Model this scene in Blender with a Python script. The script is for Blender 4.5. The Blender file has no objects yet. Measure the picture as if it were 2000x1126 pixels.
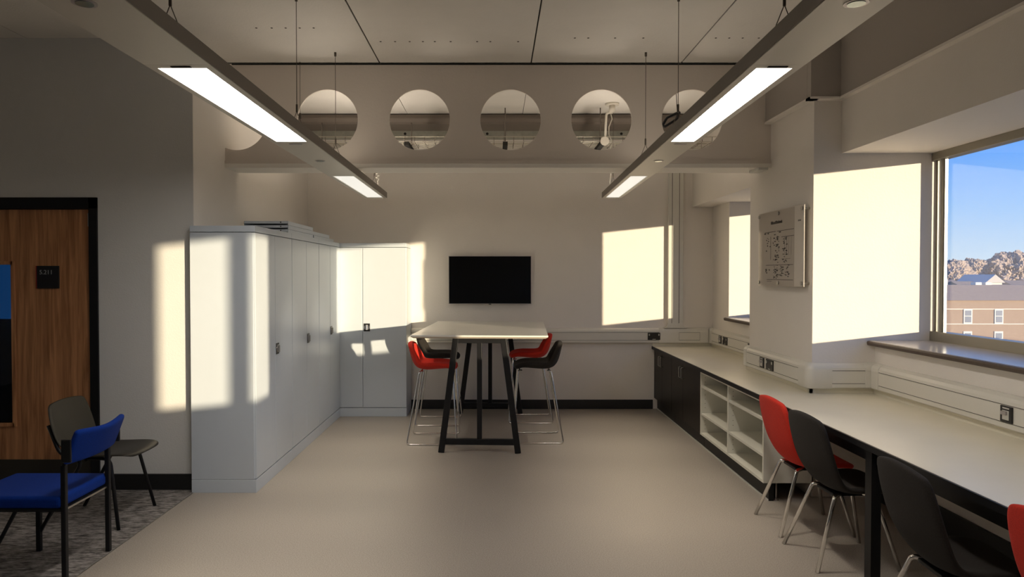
import bpy, bmesh, math, random
from mathutils import Vector, Matrix, noise
random.seed(7)
C = bpy.context.scene.collection
S = bpy.context.scene
PI = math.pi

# ------------------------------------------------------------------ camera
cam_d = bpy.data.cameras.new('camera'); cam = bpy.data.objects.new('camera', cam_d); C.objects.link(cam)
cam_d.sensor_width = 36.0; cam_d.lens = 36.0*1360/2000
cam_d.shift_x = 0.016
cam.location = (0, 0, 1.615)
cam.rotation_euler = (PI/2 - math.atan(26/1360), 0, 0)
cam_d.clip_start = 0.05; cam_d.clip_end = 600
S.camera = cam

# ------------------------------------------------------------------ view
S.view_settings.view_transform = 'Standard'; S.view_settings.look = 'None'
S.view_settings.gamma = 1.0; S.view_settings.use_curve_mapping = False
S.view_settings.exposure = 1.0

# ------------------------------------------------------------------ sky
W = bpy.data.worlds.new('sky'); S.world = W; W.use_nodes = True
nt = W.node_tree; nt.nodes.clear()
tc = nt.nodes.new('ShaderNodeTexCoord'); sp = nt.nodes.new('ShaderNodeSeparateXYZ')
nt.links.new(tc.outputs['Generated'], sp.inputs[0])
rp = nt.nodes.new('ShaderNodeValToRGB')
els = [(0.0, (.10, .09, .08, 1)), (0.495, (.16, .15, .14, 1)), (0.5, (.38, .46, .55, 1)), (0.54, (.20, .35, .60, 1)),
       (0.58, (.085, .25, .66, 1)), (0.70, (.07, .20, .56, 1)), (1.0, (.05, .15, .46, 1))]
cr = rp.color_ramp
cr.elements[0].position = els[0][0]; cr.elements[0].color = els[0][1]
cr.elements[1].position = els[-1][0]; cr.elements[1].color = els[-1][1]
for p, c in els[1:-1]:
    e = cr.elements.new(p); e.color = c
mm = nt.nodes.new('ShaderNodeMath'); mm.operation = 'MULTIPLY_ADD'; mm.inputs[1].default_value = .5; mm.inputs[2].default_value = .5
nt.links.new(sp.outputs['Z'], mm.inputs[0]); nt.links.new(mm.outputs[0], rp.inputs[0])
bg = nt.nodes.new('ShaderNodeBackground'); bg.inputs['Strength'].default_value = .92
ow = nt.nodes.new('ShaderNodeOutputWorld')
nt.links.new(rp.outputs[0], bg.inputs[0]); nt.links.new(bg.outputs[0], ow.inputs[0])

# ------------------------------------------------------------------ sun
sun_d = bpy.data.lights.new('sun', 'SUN'); sun = bpy.data.objects.new('sun', sun_d); C.objects.link(sun)
sun_d.energy = 3.5; sun_d.color = (1.0, .81, .57); sun_d.angle = math.radians(0.6)
sun.rotation_euler = Vector((-1, 1.06, -.1065)).to_track_quat('-Z', 'Y').to_euler()
sun.location = (20, -20, 6)

LAMP = 11.0            # radiance of the luminaire diffusers

# ------------------------------------------------------------------ materials
def mat(name, col, rough=.6, metal=0, noise=0, nscale=8, bump=0, bscale=60, spec=.5, coat=0, emit=None, estr=0, sheen=0, dist=.01):
    m = bpy.data.materials.new(name); m.use_nodes = True
    t = m.node_tree; b = t.nodes['Principled BSDF']
    b.inputs['Base Color'].default_value = (*col, 1); b.inputs['Roughness'].default_value = rough
    b.inputs['Metallic'].default_value = metal; b.inputs['Specular IOR Level'].default_value = spec
    b.inputs['Coat Weight'].default_value = coat; b.inputs['Sheen Weight'].default_value = sheen
    if emit: b.inputs['Emission Color'].default_value = (*emit, 1); b.inputs['Emission Strength'].default_value = estr
    g = t.nodes.new('ShaderNodeTexCoord')
    n = t.nodes.new('ShaderNodeTexNoise'); n.inputs['Scale'].default_value = nscale; n.inputs['Detail'].default_value = 4
    t.links.new(g.outputs['Object'], n.inputs['Vector'])
    mx = t.nodes.new('ShaderNodeMix'); mx.data_type = 'RGBA'
    k = max(noise, .015)
    mx.inputs['A'].default_value = (*[c*(1-k) for c in col], 1); mx.inputs['B'].default_value = (*[min(1, c*(1+k)) for c in col], 1)
    t.links.new(n.outputs['Fac'], mx.inputs['Factor']); t.links.new(mx.outputs['Result'], b.inputs['Base Color'])
    if bump:
        n2 = t.nodes.new('ShaderNodeTexNoise'); n2.inputs['Scale'].default_value = bscale; n2.inputs['Detail'].default_value = 3
        t.links.new(g.outputs['Object'], n2.inputs['Vector'])
        bp = t.nodes.new('ShaderNodeBump'); bp.inputs['Strength'].default_value = bump; bp.inputs['Distance'].default_value = dist
        t.links.new(n2.outputs['Fac'], bp.inputs['Height']); t.links.new(bp.outputs['Normal'], b.inputs['Normal'])
    return m

M = {}
M['wall'] = mat('wall_paint', (.86, .81, .745), .75, noise=.03, nscale=3, bump=.15, bscale=90)
M['wall_cool'] = mat('wall_paint_grey', (.74, .735, .71), .75, noise=.03, nscale=3, bump=.15, bscale=90)
M['ceiling'] = mat('ceiling_paint', (.76, .725, .67), .85, noise=.05, nscale=4, bump=.2, bscale=70)
M['beam'] = mat('beam_paint', (.74, .67, .60), .8, noise=.03, nscale=3, bump=.1, bscale=60)
M['flange'] = mat('flange_bounce_paint', (.93, .89, .82), .7)  # paler than the beam: sunlight bounced from below is in the colour
M['boxing'] = mat('boxing_paint', (.42, .38, .34), .8, bump=.1)
M['dark_gap'] = mat('dark_gap', (.02, .018, .016), .9)
M['concrete'] = mat('board_marked_concrete', (.40, .39, .33), .9, noise=.35, nscale=12, bump=.4, bscale=30)
M['tray'] = mat('galvanised_wire', (.62, .58, .48), .4, metal=.6)
M['dull_brown'] = mat('dull_brown_paint', (.17, .14, .115), .7, noise=.05)
M['trunking'] = mat('trunking_plastic', (.76, .735, .66), .36, noise=.02)
M['groove'] = mat('groove_shadow_gap', (.06, .05, .04), .8)
M['black_skirt'] = mat('black_skirting', (.012, .012, .012), .45)
M['cab'] = mat('grey_steel_paint', (.61, .67, .73), .36, noise=.02, bump=.05, bscale=250, spec=.5)
M['cab_door'] = mat('grey_steel_door_paint', (.63, .69, .75), .30, noise=.02, bump=.04, bscale=250, spec=.5)
M['chrome'] = mat('chrome', (.80, .78, .75), .14, metal=1)
M['steel'] = mat('brushed_steel', (.5, .49, .46), .3, metal=1)
M['black'] = mat('black_powder_coat', (.009, .009, .010), .45, spec=.3)
M['black_plastic'] = mat('black_plastic', (.012, .012, .012), .35)
M['screen'] = mat('screen_glass', (.004, .004, .004), .08, spec=.35)
M['bezel'] = mat('silver_bezel', (.45, .42, .42), .35, metal=.6)
M['tabletop'] = mat('white_laminate', (.84, .82, .76), .28, noise=.02)
M['tableedge'] = mat('pale_table_edge', (.72, .63, .52), .5)
M['worktop'] = mat('cream_laminate', (.84, .79, .65), .30, noise=.04, nscale=5, bump=.03, bscale=120)
M['dark_unit'] = mat('espresso_door', (.014, .011, .009), .42, spec=.22, noise=.15, nscale=20)
M['shelf_white'] = mat('white_melamine', (.74, .72, .63), .5)
M['red'] = mat('red_wool', (.60, .035, .02), .95, spec=.15, noise=.22, nscale=160, bump=.4, bscale=400, sheen=.05, dist=.003)
M['charcoal'] = mat('charcoal_wool', (.030, .026, .023), .95, spec=.15, noise=.3, nscale=160, bump=.4, bscale=400, sheen=.04, dist=.003)
M['blue'] = mat('blue_fabric', (.004, .030, .22), .95, spec=.1, noise=.35, nscale=220, bump=.4, bscale=500, sheen=.03, dist=.003)
M['brown_plastic'] = mat('brown_plastic', (.020, .017, .012), .36, spec=.22, noise=.05, bump=.1, bscale=200)
M['sill'] = mat('sill_laminate', (.42, .39, .36), .22)
M['sill_edge'] = mat('sill_edge_ply', (.085, .06, .045), .5, noise=.3, nscale=50)
M['alu'] = mat('bronze_aluminium', (.27, .25, .205), .35, metal=.35)
M['alu_pale'] = mat('pale_aluminium', (.66, .66, .62), .3, metal=.4)
M['lum'] = mat('luminaire_cream', (.62, .59, .52), .42)
M['lum_side'] = mat('luminaire_side', (.20, .175, .15), .5)
M['diffuser'] = mat('diffuser_lit', (.8, .8, .8), .5, emit=(1.0, .93, .86), estr=LAMP)
M['diffuser_warm'] = mat('diffuser_lit_warm', (.8, .8, .8), .5, emit=(1.0, .97, .88), estr=.36)
M['fill_up'] = mat('fill_up_glow', (.8, .8, .8), .5, emit=(1.0, .88, .74), estr=LAMP*.75)  # added glow on top of the far modules, brightens ceiling and wall
M['fill_up_mid'] = mat('fill_up_glow_mid', (.8, .8, .8), .5, emit=(1.0, .88, .72), estr=LAMP*.16)  # added glow on top of the blank modules, brightens the ceiling
M['cable'] = mat('steel_cable', (.12, .10, .08), .5, metal=.5)
M['white_cord'] = mat('white_cord', (.62, .58, .50), .5)
M['sign'] = mat('sign_black', (.008, .008, .01), .35)
M['sign_text'] = mat('sign_lettering', (.42, .42, .42), .6)
M['red_edge'] = mat('sign_red_edge', (.30, .02, .015), .5)
M['paper'] = mat('printed_sheet', (.58, .54, .48), .6)
M['ink'] = mat('black_ink', (.012, .010, .008), .8)
M['kick'] = mat('kick_plate', (.035, .03, .022), .45)
M['tree'] = mat('hazed_twigs', (.46, .37, .32), .95, noise=.3, nscale=2)  # distance haze is mixed into the twig colour
M['trunk'] = mat('bark', (.18, .14, .11), .9)
M['roof'] = mat('roof_slate', (.36, .28, .235), .85, noise=.15, nscale=3)
M['stone'] = mat('pale_stone', (.78, .74, .68), .8)
M['ground'] = mat('ground_outside', (.20, .19, .14), .95, noise=.3, nscale=.2)
M['win_glass'] = mat('house_window_glass', (.20, .24, .32), .15)
M['clear_led'] = mat('downlight_lens', (.35, .42, .38), .15, metal=.5)

def mk_floor():
    m = mat('speckled_vinyl', (.30, .262, .215), .40, spec=.5)
    t = m.node_tree; b = t.nodes['Principled BSDF']
    g = t.nodes.new('ShaderNodeTexCoord')
    a = t.nodes.new('ShaderNodeTexNoise'); a.inputs['Scale'].default_value = 160; a.inputs['Detail'].default_value = 3
    l = t.nodes.new('ShaderNodeTexNoise'); l.inputs['Scale'].default_value = 1.5; l.inputs['Detail'].default_value = 5
    r = t.nodes.new('ShaderNodeValToRGB')
    r.color_ramp.elements[0].position = .30; r.color_ramp.elements[0].color = (.255, .225, .19, 1)
    r.color_ramp.elements[1].position = .70; r.color_ramp.elements[1].color = (.43, .385, .335, 1)
    mx = t.nodes.new('ShaderNodeMix'); mx.data_type = 'RGBA'; mx.blend_type = 'MULTIPLY'; mx.inputs['Factor'].default_value = .25
    t.links.new(g.outputs['Object'], a.inputs[0]); t.links.new(g.outputs['Object'], l.inputs[0])
    t.links.new(a.outputs['Fac'], r.inputs[0]); t.links.new(r.outputs[0], mx.inputs['A']); t.links.new(l.outputs['Color'], mx.inputs['B'])
    t.links.new(r.outputs[0], b.inputs['Base Color'])
    bp = t.nodes.new('ShaderNodeBump'); bp.inputs['Strength'].default_value = .25; bp.inputs['Distance'].default_value = .002
    t.links.new(a.outputs['Fac'], bp.inputs['Height']); t.links.new(bp.outputs[0], b.inputs['Normal'])
    mr = t.nodes.new('ShaderNodeMapRange'); mr.inputs['To Min'].default_value = .36; mr.inputs['To Max'].default_value = .5
    t.links.new(l.outputs['Fac'], mr.inputs[0]); t.links.new(mr.outputs[0], b.inputs['Roughness'])
    return m
M['vinyl'] = mk_floor()

def mk_carpet():
    m = mat('mottled_carpet', (.1, .1, .1), .95)
    t = m.node_tree; b = t.nodes['Principled BSDF']
    g = t.nodes.new('ShaderNodeTexCoord'); mp = t.nodes.new('ShaderNodeMapping'); mp.inputs['Scale'].default_value = (12, 34, 1)
    a = t.nodes.new('ShaderNodeTexNoise'); a.inputs['Scale'].default_value = 1.0; a.inputs['Detail'].default_value = 6; a.inputs['Roughness'].default_value = .75
    r = t.nodes.new('ShaderNodeValToRGB')
    r.color_ramp.elements[0].position = .38; r.color_ramp.elements[0].color = (.045, .040, .036, 1)
    r.color_ramp.elements[1].position = .64; r.color_ramp.elements[1].color = (.38, .35, .33, 1)
    t.links.new(g.outputs['Object'], mp.inputs[0]); t.links.new(mp.outputs[0], a.inputs[0]); t.links.new(a.outputs['Fac'], r.inputs[0])
    t.links.new(r.outputs[0], b.inputs['Base Color'])
    bp = t.nodes.new('ShaderNodeBump'); bp.inputs['Strength'].default_value = .6; bp.inputs['Distance'].default_value = .006
    t.links.new(a.outputs['Fac'], bp.inputs['Height']); t.links.new(bp.outputs[0], b.inputs['Normal'])
    return m
M['carpet'] = mk_carpet()

def mk_wood():
    m = mat('oak_veneer', (.3, .12, .04), .5)
    t = m.node_tree; b = t.nodes['Principled BSDF']
    g = t.nodes.new('ShaderNodeTexCoord'); mp = t.nodes.new('ShaderNodeMapping'); mp.inputs['Scale'].default_value = (22, 22, 1.3)
    a = t.nodes.new('ShaderNodeTexNoise'); a.inputs['Scale'].default_value = 1.6; a.inputs['Detail'].default_value = 7; a.inputs['Distortion'].default_value = .6
    r = t.nodes.new('ShaderNodeValToRGB')
    r.color_ramp.elements[0].position = .32; r.color_ramp.elements[0].color = (.30, .125, .05, 1)
    r.color_ramp.elements[1].position = .68; r.color_ramp.elements[1].color = (.62, .30, .135, 1)
    t.links.new(g.outputs['Object'], mp.inputs[0]); t.links.new(mp.outputs[0], a.inputs[0]); t.links.new(a.outputs['Fac'], r.inputs[0])
    t.links.new(r.outputs[0], b.inputs['Base Color'])
    return m
M['wood'] = mk_wood()

def mk_brick():
    m = mat('far_brickwork', (.3, .2, .15), .9)
    t = m.node_tree; b = t.nodes['Principled BSDF']
    g = t.nodes.new('ShaderNodeTexCoord'); mp = t.nodes.new('ShaderNodeMapping'); mp.inputs['Rotation'].default_value = (PI/2, 0, 0)
    a = t.nodes.new('ShaderNodeTexBrick'); a.inputs['Scale'].default_value = 4
    a.inputs['Color1'].default_value = (.36, .25, .19, 1); a.inputs['Color2'].default_value = (.30, .20, .155, 1); a.inputs['Mortar'].default_value = (.42, .36, .30, 1)
    t.links.new(g.outputs['Object'], mp.inputs[0]); t.links.new(mp.outputs[0], a.inputs[0]); t.links.new(a.outputs['Color'], b.inputs['Base Color'])
    return m
M['brick'] = mk_brick()

def mk_glass(name='window_glass', base=.04, k=.8, tint=(.97, .98, .97), rough=0.0):
    m = bpy.data.materials.new(name); m.use_nodes = True; t = m.node_tree; t.nodes.clear()
    o = t.nodes.new('ShaderNodeOutputMaterial'); mx = t.nodes.new('ShaderNodeMixShader')
    tr = t.nodes.new('ShaderNodeBsdfTransparent'); tr.inputs[0].default_value = (*tint, 1)
    gl = t.nodes.new('ShaderNodeBsdfGlossy'); gl.inputs['Roughness'].default_value = rough
    lw = t.nodes.new('ShaderNodeLayerWeight'); lw.inputs[0].default_value = .5
    p = t.nodes.new('ShaderNodeMath'); p.operation = 'POWER'; p.inputs[1].default_value = 4
    q = t.nodes.new('ShaderNodeMath'); q.operation = 'MULTIPLY_ADD'; q.inputs[1].default_value = k; q.inputs[2].default_value = base
    t.links.new(lw.outputs['Facing'], p.inputs[0]); t.links.new(p.outputs[0], q.inputs[0]); t.links.new(q.outputs[0], mx.inputs[0])
    t.links.new(tr.outputs[0], mx.inputs[1]); t.links.new(gl.outputs[0], mx.inputs[2]); t.links.new(mx.outputs[0], o.inputs[0])
    return m
M['glass'] = mk_glass(); M['vision'] = mk_glass('dim_vision_glass', .04, .7, (.6, .65, .7))
M['acrylic'] = mk_glass('clear_acrylic', .03, .25, (.96, .95, .94))

# ------------------------------------------------------------------ geometry helpers
def box(bm, x0, x1, y0, y1, z0, z1, mi=0):
    v = [bm.verts.new(p) for p in ((x0,y0,z0),(x1,y0,z0),(x1,y1,z0),(x0,y1,z0),(x0,y0,z1),(x1,y0,z1),(x1,y1,z1),(x0,y1,z1))]
    for f in ((0,3,2,1),(4,5,6,7),(0,1,5,4),(1,2,6,5),(2,3,7,6),(3,0,4,7)):
        bm.faces.new([v[i] for i in f]).material_index = mi
    return v

def bar(bm, a, b, w, d, up=(0,0,1)):
    """rectangular bar from a to b, w across, d the other way"""
    a, b = Vector(a), Vector(b); t = (b-a).normalized(); u = Vector(up)
    if abs(t.dot(u)) > .98: u = Vector((0,1,0))
    s = t.cross(u).normalized(); n = s.cross(t).normalized()
    vs = []
    for p in (a, b):
        for i, j in ((-1,-1),(1,-1),(1,1),(-1,1)):
            vs.append(bm.verts.new(p + s*i*w/2 + n*j*d/2))
    for f in ((3,2,1,0),(4,5,6,7),(0,1,5,4),(1,2,6,5),(2,3,7,6),(3,0,4,7)):
        bm.faces.new([vs[i] for i in f])

def fillet(pts, r, n=5):
    pts = [Vector(p) for p in pts]; out = [pts[0]]
    for i in range(1, len(pts)-1):
        p, a, b = pts[i], pts[i-1], pts[i+1]
        d1 = (a-p); d2 = (b-p); rr = min(r, d1.length*.45, d2.length*.45)
        q1 = p + d1.normalized()*rr; q2 = p + d2.normalized()*rr
        for k in range(n+1):
            t = k/n; out.append(q1*(1-t)**2 + p*2*t*(1-t) + q2*t*t)
    out.append(pts[-1]); return out

def tube(bm, pts, r, n=8, r1=None):
    pts = [Vector(p) for p in pts]; rings = []
    t0 = (pts[1]-pts[0]).normalized()
    u = Vector((0,0,1)) if abs(t0.z) < .9 else Vector((1,0,0))
    u = (u - t0*u.dot(t0)).normalized()
    for i, p in enumerate(pts):
        if i == 0: t = t0
        elif i == len(pts)-1: t = (pts[i]-pts[i-1]).normalized()
        else: t = ((pts[i]-pts[i-1]).normalized() + (pts[i+1]-pts[i]).normalized()).normalized()
        u = (u - t*u.dot(t)).normalized(); v = t.cross(u)
        rr = r if r1 is None else r + (r1-r)*i/(len(pts)-1)
        rings.append([bm.verts.new(p + (u*math.cos(2*PI*k/n) + v*math.sin(2*PI*k/n))*rr) for k in range(n)])
    for a, b in zip(rings, rings[1:]):
        for k in range(n):
            f = bm.faces.new((a[k], a[(k+1)%n], b[(k+1)%n], b[k])); f.smooth = True
    bm.faces.new(rings[0][::-1]); bm.faces.new(rings[-1])

def disc(bm, c, axis, r, h, n=24, r2=None):
    c = Vector(c); a = Vector(axis).normalized()
    tube(bm, [c, c + a*h], r, n, r2)

def prism(bm, prof, p0, p1, side):
    """extrude a profile (d, z): d measured along 'side' from the line p0-p1 at z=0"""
    side = Vector(side); ends = []
    for p in (p0, p1):
        ends.append([bm.verts.new(Vector((p[0], p[1], 0)) + side*d + Vector((0, 0, z))) for d, z in prof])
    n = len(prof)
    for k in range(n):
        bm.faces.new((ends[0][k], ends[0][(k+1)%n], ends[1][(k+1)%n], ends[1][k]))
    bm.faces.new(ends[0][::-1]); bm.faces.new(ends[1])

def obj(name, bm, m, parent=None, bevel=0, smooth=False, seg=2, kind=None, sub=0):
    bmesh.ops.recalc_face_normals(bm, faces=bm.faces)
    if smooth:
        for f in bm.faces: f.smooth = True
    me = bpy.data.meshes.new(name); bm.to_mesh(me); bm.free()
    for x in (m if isinstance(m, (list, tuple)) else [m]): me.materials.append(M[x] if isinstance(x, str) else x)
    o = bpy.data.objects.new(name, me); C.objects.link(o)
    if parent: o.parent = parent
    if bevel:
        b = o.modifiers.new('bevel', 'BEVEL'); b.width = bevel; b.segments = seg; b.limit_method = 'ANGLE'; b.angle_limit = .6
    if sub:
        s = o.modifiers.new('sub', 'SUBSURF'); s.levels = sub; s.render_levels = sub
    if kind: o['kind'] = kind
    return o

def B(): return bmesh.new()
def bx(name, m, dims, parent=None, bevel=0, kind=None, label=None):
    bm = B(); box(bm, *dims); o = obj(name, bm, m, parent, bevel, kind=kind)
    if label: o['label'] = label
    return o

def thing(name, label, cat, loc=(0,0,0), rz=0, group=None):
    o = bpy.data.objects.new(name, None); C.objects.link(o); o.empty_display_size = .1
    o.location = loc; o.rotation_euler = (0, 0, rz); o['label'] = label; o['category'] = cat
    if group: o['group'] = group
    return o
def tag(o, label, cat, group=None):
    o['label'] = label; o['category'] = cat
    if group: o['group'] = group
    return o
def dup(root, loc, rz, label, group=None):
    def cp(o, par):
        c = o.copy(); C.objects.link(c)
        if par: c.parent = par
        for ch in list(o.children): cp(ch, c)
        return c
    r = cp(root, None); r.location = loc; r.rotation_euler = (0, 0, rz); r['label'] = label
    if group: r['group'] = group
    return r

def boxes(name, m, lst, parent=None, bevel=0, kind=None):
    bm = B()
    for d in lst: box(bm, *d)
    return obj(name, bm, m, parent, bevel, kind=kind)

ST = 'structure'
XL, YB, H = -2.26, 8.40, 3.38          # left wall, far wall, ceiling height
# ------------------------------------------------------------------ floor, carpet, ceiling
fl = bx('floor', 'groove', (-7.5, 3.26, -6.5, 8.7, -.12, -.004), kind=ST)
for x0, x1 in ((-2.243, -.2115), (-.2085, 3.3)):
    bx('vinyl_sheet', 'vinyl', (x0, x1, -6.4, 8.45, -.004, 0), fl)
bx('weld_seam', mat('seam_weld', (.40, .355, .30), .6), (-.2115, -.2085, -6.4, 8.4, -.004, -.0005), fl)
cp = bx('floor_carpet', 'carpet', (-7.3, -2.247, -6.4, 5.25, -.004, .004), kind=ST)
bx('threshold_strip', 'steel', (-2.247, -2.243, -6.4, 5.2, -.004, .003), cp)

ce = bx('ceiling', 'dark_gap', (-7.5, 3.26, -6.5, 8.7, H+.012, H+.14), kind=ST)
xe = [-7.3, -6.0, -4.75, -3.5, -2.27, -.966, .296, 1.546, 2.80]
for a, b in zip(xe, xe[1:]):
    bx('ceiling_panel', 'ceiling', (a+.005, b-.005, -6.4, 5.822, H, H+.012), ce, bevel=.002)
    if b > -2: bx('ceiling_panel', 'ceiling', (a+.003, b-.003, 5.86, 8.45, H, H+.012), ce)
bx('cover_bead', 'ceiling', (-2.30, -2.262, -6.4, 5.83, H-.018, H+.001), ce, bevel=.004)
for y, xs in ((5.01, [-1.71, -1.6, -1.5, -1.4, -1.3]),
              (5.30, [-0.87, -0.76, -0.65, -0.55, -0.46, -0.34, -0.14, -0.04, 0.17]),
              (5.22, [0.59, 0.69, 0.89, 1.1, 1.64, 1.74, 1.84, 1.96])):
    for x in xs:
        bm = B(); disc(bm, (x, y, H-.002), (0,0,1), .008, .004, 10); obj('ceiling_fixing', bm, 'groove', ce)

# ------------------------------------------------------------------ walls
bx('wall_back', 'wall', (-2.46, 3.24, YB, YB+.2, 0, H+.01), kind=ST)
bx('wall_left', 'wall', (XL-.2, XL, 5.221, YB, 0, H+.01), kind=ST)
# wall with the door, facing the camera
DX0, DX1, DH = -4.09, -2.977, 2.195
boxes('wall_door_side', 'wall_cool', [(-7.4, DX0, 5.22, 5.39, 0, H+.01), (DX1, XL-.002, 5.22, 5.39, 0, H+.01), (DX0, DX1, 5.22, 5.39, DH, H+.01)], kind=ST)
bx('wall_far_left', 'wall_cool', (-7.4, -7.2, -6.4, 5.39, 0, H+.01), kind=ST)
bx('wall_front', 'wall_cool', (-7.4, 3.24, -6.5, -6.3, 0, H+.01), kind=ST)
# window side
WX = 3.2
boxes('wall_right', 'wall', [
    (2.755, 3.24, -6.4, 5.049, 0, 1.11),          # below the near windows
    (2.755, 3.24, .63, 2.43, 1.11, 2.495),     # pier
    (2.755, 3.24, -2.6, -.93, 1.11, 2.495),
    (2.755, 3.24, -6.4, -5.8, 1.11, 2.495),
    (2.50, 3.24, -6.4, 5.049, 2.495, H+.01),      # bulkhead over the near windows
    (2.62, 3.24, 6.301, YB, 0, 1.11),           # far bay
    (2.62, 3.24, 7.82, YB, 1.11, 2.435),
    (2.37, 3.24, 6.301, YB, 2.435, H+.01)], kind=ST)
bx('wall_column', 'wall', (2.30, 3.24, 5.05, 6.30, 0, H+.01), kind=ST)
# boxing above column and bulkhead
bm = B(); box(bm, 2.252, 2.31, 5.061, 5.84, 2.885, H); box(bm, 2.252, 2.50, 5.0, 5.06, 2.885, H); box(bm, 2.465, 2.52, -6.3, 5.03, 2.885, H)
bx_ = obj('trim_1', bm, 'boxing', bevel=.003, kind=ST)
boxes('trim_2', 'wall', [(2.455, 2.51, -6.3, 5.0, 2.872, 2.888), (2.243, 2.31, 4.99, 5.84, 2.872, 2.888), (2.243, 2.50, 4.985, 5.06, 2.872, 2.888)], kind=ST)
# skirtings
boxes('baseboard_back', 'black_skirt', [(-1.02, 1.90, YB-.018, YB, 0, .112)], bevel=.004, kind=ST)
boxes('baseboard_right', 'black_skirt', [(2.735, 2.754, -6.3, 4.94, 0, .19)], bevel=.004, kind=ST)
boxes('baseboard_door_side', 'black_skirt', [(-2.92, XL-.002, 5.202, 5.22, 0, .122), (-7.2, -4.15, 5.202, 5.22, 0, .122)], bevel=.004, kind=ST)

# ------------------------------------------------------------------ perforated beam
def plate(bm, x0, x1, z0, z1, y0, y1, holes, r, n=64):
    cx = sorted(holes); edges = [x0] + [(a+b)/2 for a, b in zip(cx, cx[1:])] + [x1]
    for i, c in enumerate(cx):
        a, b = edges[i], edges[i+1]; cz = 2.912
        angs = sorted(set([2*PI*k/n for k in range(n)] + [math.atan2(zz-cz, xx-c) % (2*PI) for xx in (a, b) for zz in (z0, z1)]))
        inn, out = [], []
        for t in angs:
            dx, dz = math.cos(t), math.sin(t)
            s = min([((b-c) if dx > 0 else (a-c))/dx if abs(dx) > 1e-9 else 1e9, ((z1-cz) if dz > 0 else (z0-cz))/dz if abs(dz) > 1e-9 else 1e9])
            inn.append((c+dx*r, cz+dz*r)); out.append((c+dx*s, cz+dz*s))
        m_ = len(angs)
        VI = {y: [bm.verts.new((p[0], y, p[1])) for p in inn] for y in (y0, y1)}
        VO = {y: [bm.verts.new((p[0], y, p[1])) for p in out] for y in (y0, y1)}
        for k in range(m_):
            k2 = (k+1) % m_
            bm.faces.new((VI[y0][k], VO[y0][k], VO[y0][k2], VI[y0][k2])); bm.faces.new((VI[y1][k], VI[y1][k2], VO[y1][k2], VO[y1][k]))
            bm.faces.new((VI[y0][k], VI[y0][k2], VI[y1][k2], VI[y1][k])).smooth = True
            bm.faces.new((VO[y0][k], VO[y1][k], VO[y1][k2], VO[y0][k2]))
    bmesh.ops.remove_doubles(bm, verts=bm.verts, dist=1e-5)
bm = B(); plate(bm, -2.44, 2.32, 2.54, 3.368, 5.84, 5.865, [-2.164, -1.404, -.635, .125, .885, 1.64], .253)
beam = obj('trim_3', bm, 'beam', kind=ST)
beam['label'] = 'grey bulkhead beam pierced by a row of round holes'
bx('flange', 'flange', (-2.26, 2.30, 5.825, 6.13, 2.510, 2.545), beam, bevel=.003)
bx('flange_edge', 'beam', (-2.26, 2.30, 5.828, 5.845, 2.545, 2.57), beam)
bx('rear_upstand', 'dull_brown', (-2.26, 2.30, 6.115, 6.13, 2.545, 2.66), beam)
bx('shadow_gap', 'dark_gap', (-2.2, 2.28, 5.838, 5.87, 3.366, 3.376), beam)
bx('end_bracket', 'alu_pale', (2.18, 2.26, 5.79, 6.0, 2.488, 2.508), beam)

# ------------------------------------------------------------------ services above the beam
du = bx('ceiling_shade_box', 'dull_brown', (-2.255, 2.35, 7.62, 8.08, 3.27, H), bevel=.05)  # brown box in place of the dark shaded band on the ceiling
tag(du, 'brown box standing in for shade on the ceiling seen through the round holes', 'dull_brown')
cb = thing('concrete_band', 'rough grey concrete band with bolt holes high on the far wall', 'concrete band', (0, 8.34, 3.24))
bx('slab', 'concrete', (-2.255, 2.35, 0, .058, 0, .115), cb, bevel=.003)
for x in (-1.37, -1.08, .72, 1.5, -.1):
    bm = B(); disc(bm, (x, -.001, .06), (0,1,0), .016, .006, 16); obj('bolt_hole', bm, 'dark_gap', cb)
tr = thing('cable_tray', 'galvanised wire basket tray hung behind the round holes', 'cable tray', (0, 7.45, 3.0))
bm = B()
for k in range(6): tube(bm, [(-2.2, -.19+k*.076, 0), (2.3, -.19+k*.076, 0)], .0035, 5)
for s in (-1, 1): tube(bm, [(-2.2, s*.19, .05), (2.3, s*.19, .05)], .0035, 5)
obj('long_wire', bm, 'tray', tr, kind='stuff')
bm = B()
for k in range(44):
    x = -2.18+k*.103; tube(bm, [(x, -.19, .05), (x, -.19, -.003), (x, .19, -.003), (x, .19, .05)], .003, 5)
obj('cross_wire', bm, 'dull_brown', tr, kind='stuff')
for x, y in ((.10, -.1), (1.10, -.1), (-.92, .2), (1.95, .2), (-1.9, .2)):
    bm = B(); tube(bm, [(x, y, -.02), (x, y, .37)], .006, 6); obj('hanger_rod', bm, 'dull_brown', tr)
    bx('channel', 'dark_gap', (x-.025, x+.025, -.24, .24, -.045, -.008), tr)

# projector arm + cord seen in the fourth hole
pa = thing('pendant_bracket', 'white bent ceiling arm with round disc seen through one hole', 'bracket', (1.20, 7.20, H))
bm = B(); disc(bm, (0,0,-.02), (0,0,1), .07, .02); disc(bm, (0,0,-.09), (0,0,1), .032, .07); obj('ceiling_rose', bm, 'white_cord', pa)
bm = B(); tube(bm, fillet([(0,0,-.09), (-.06,0,-.10), (-.075,-.02,-.36)], .04), .012, 8); obj('arm', bm, 'white_cord', pa)
bm = B(); disc(bm, (-.08,-.035,-.39), (0,1,0), .045, .018, 24); obj('disc', bm, 'white_cord', pa)

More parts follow.
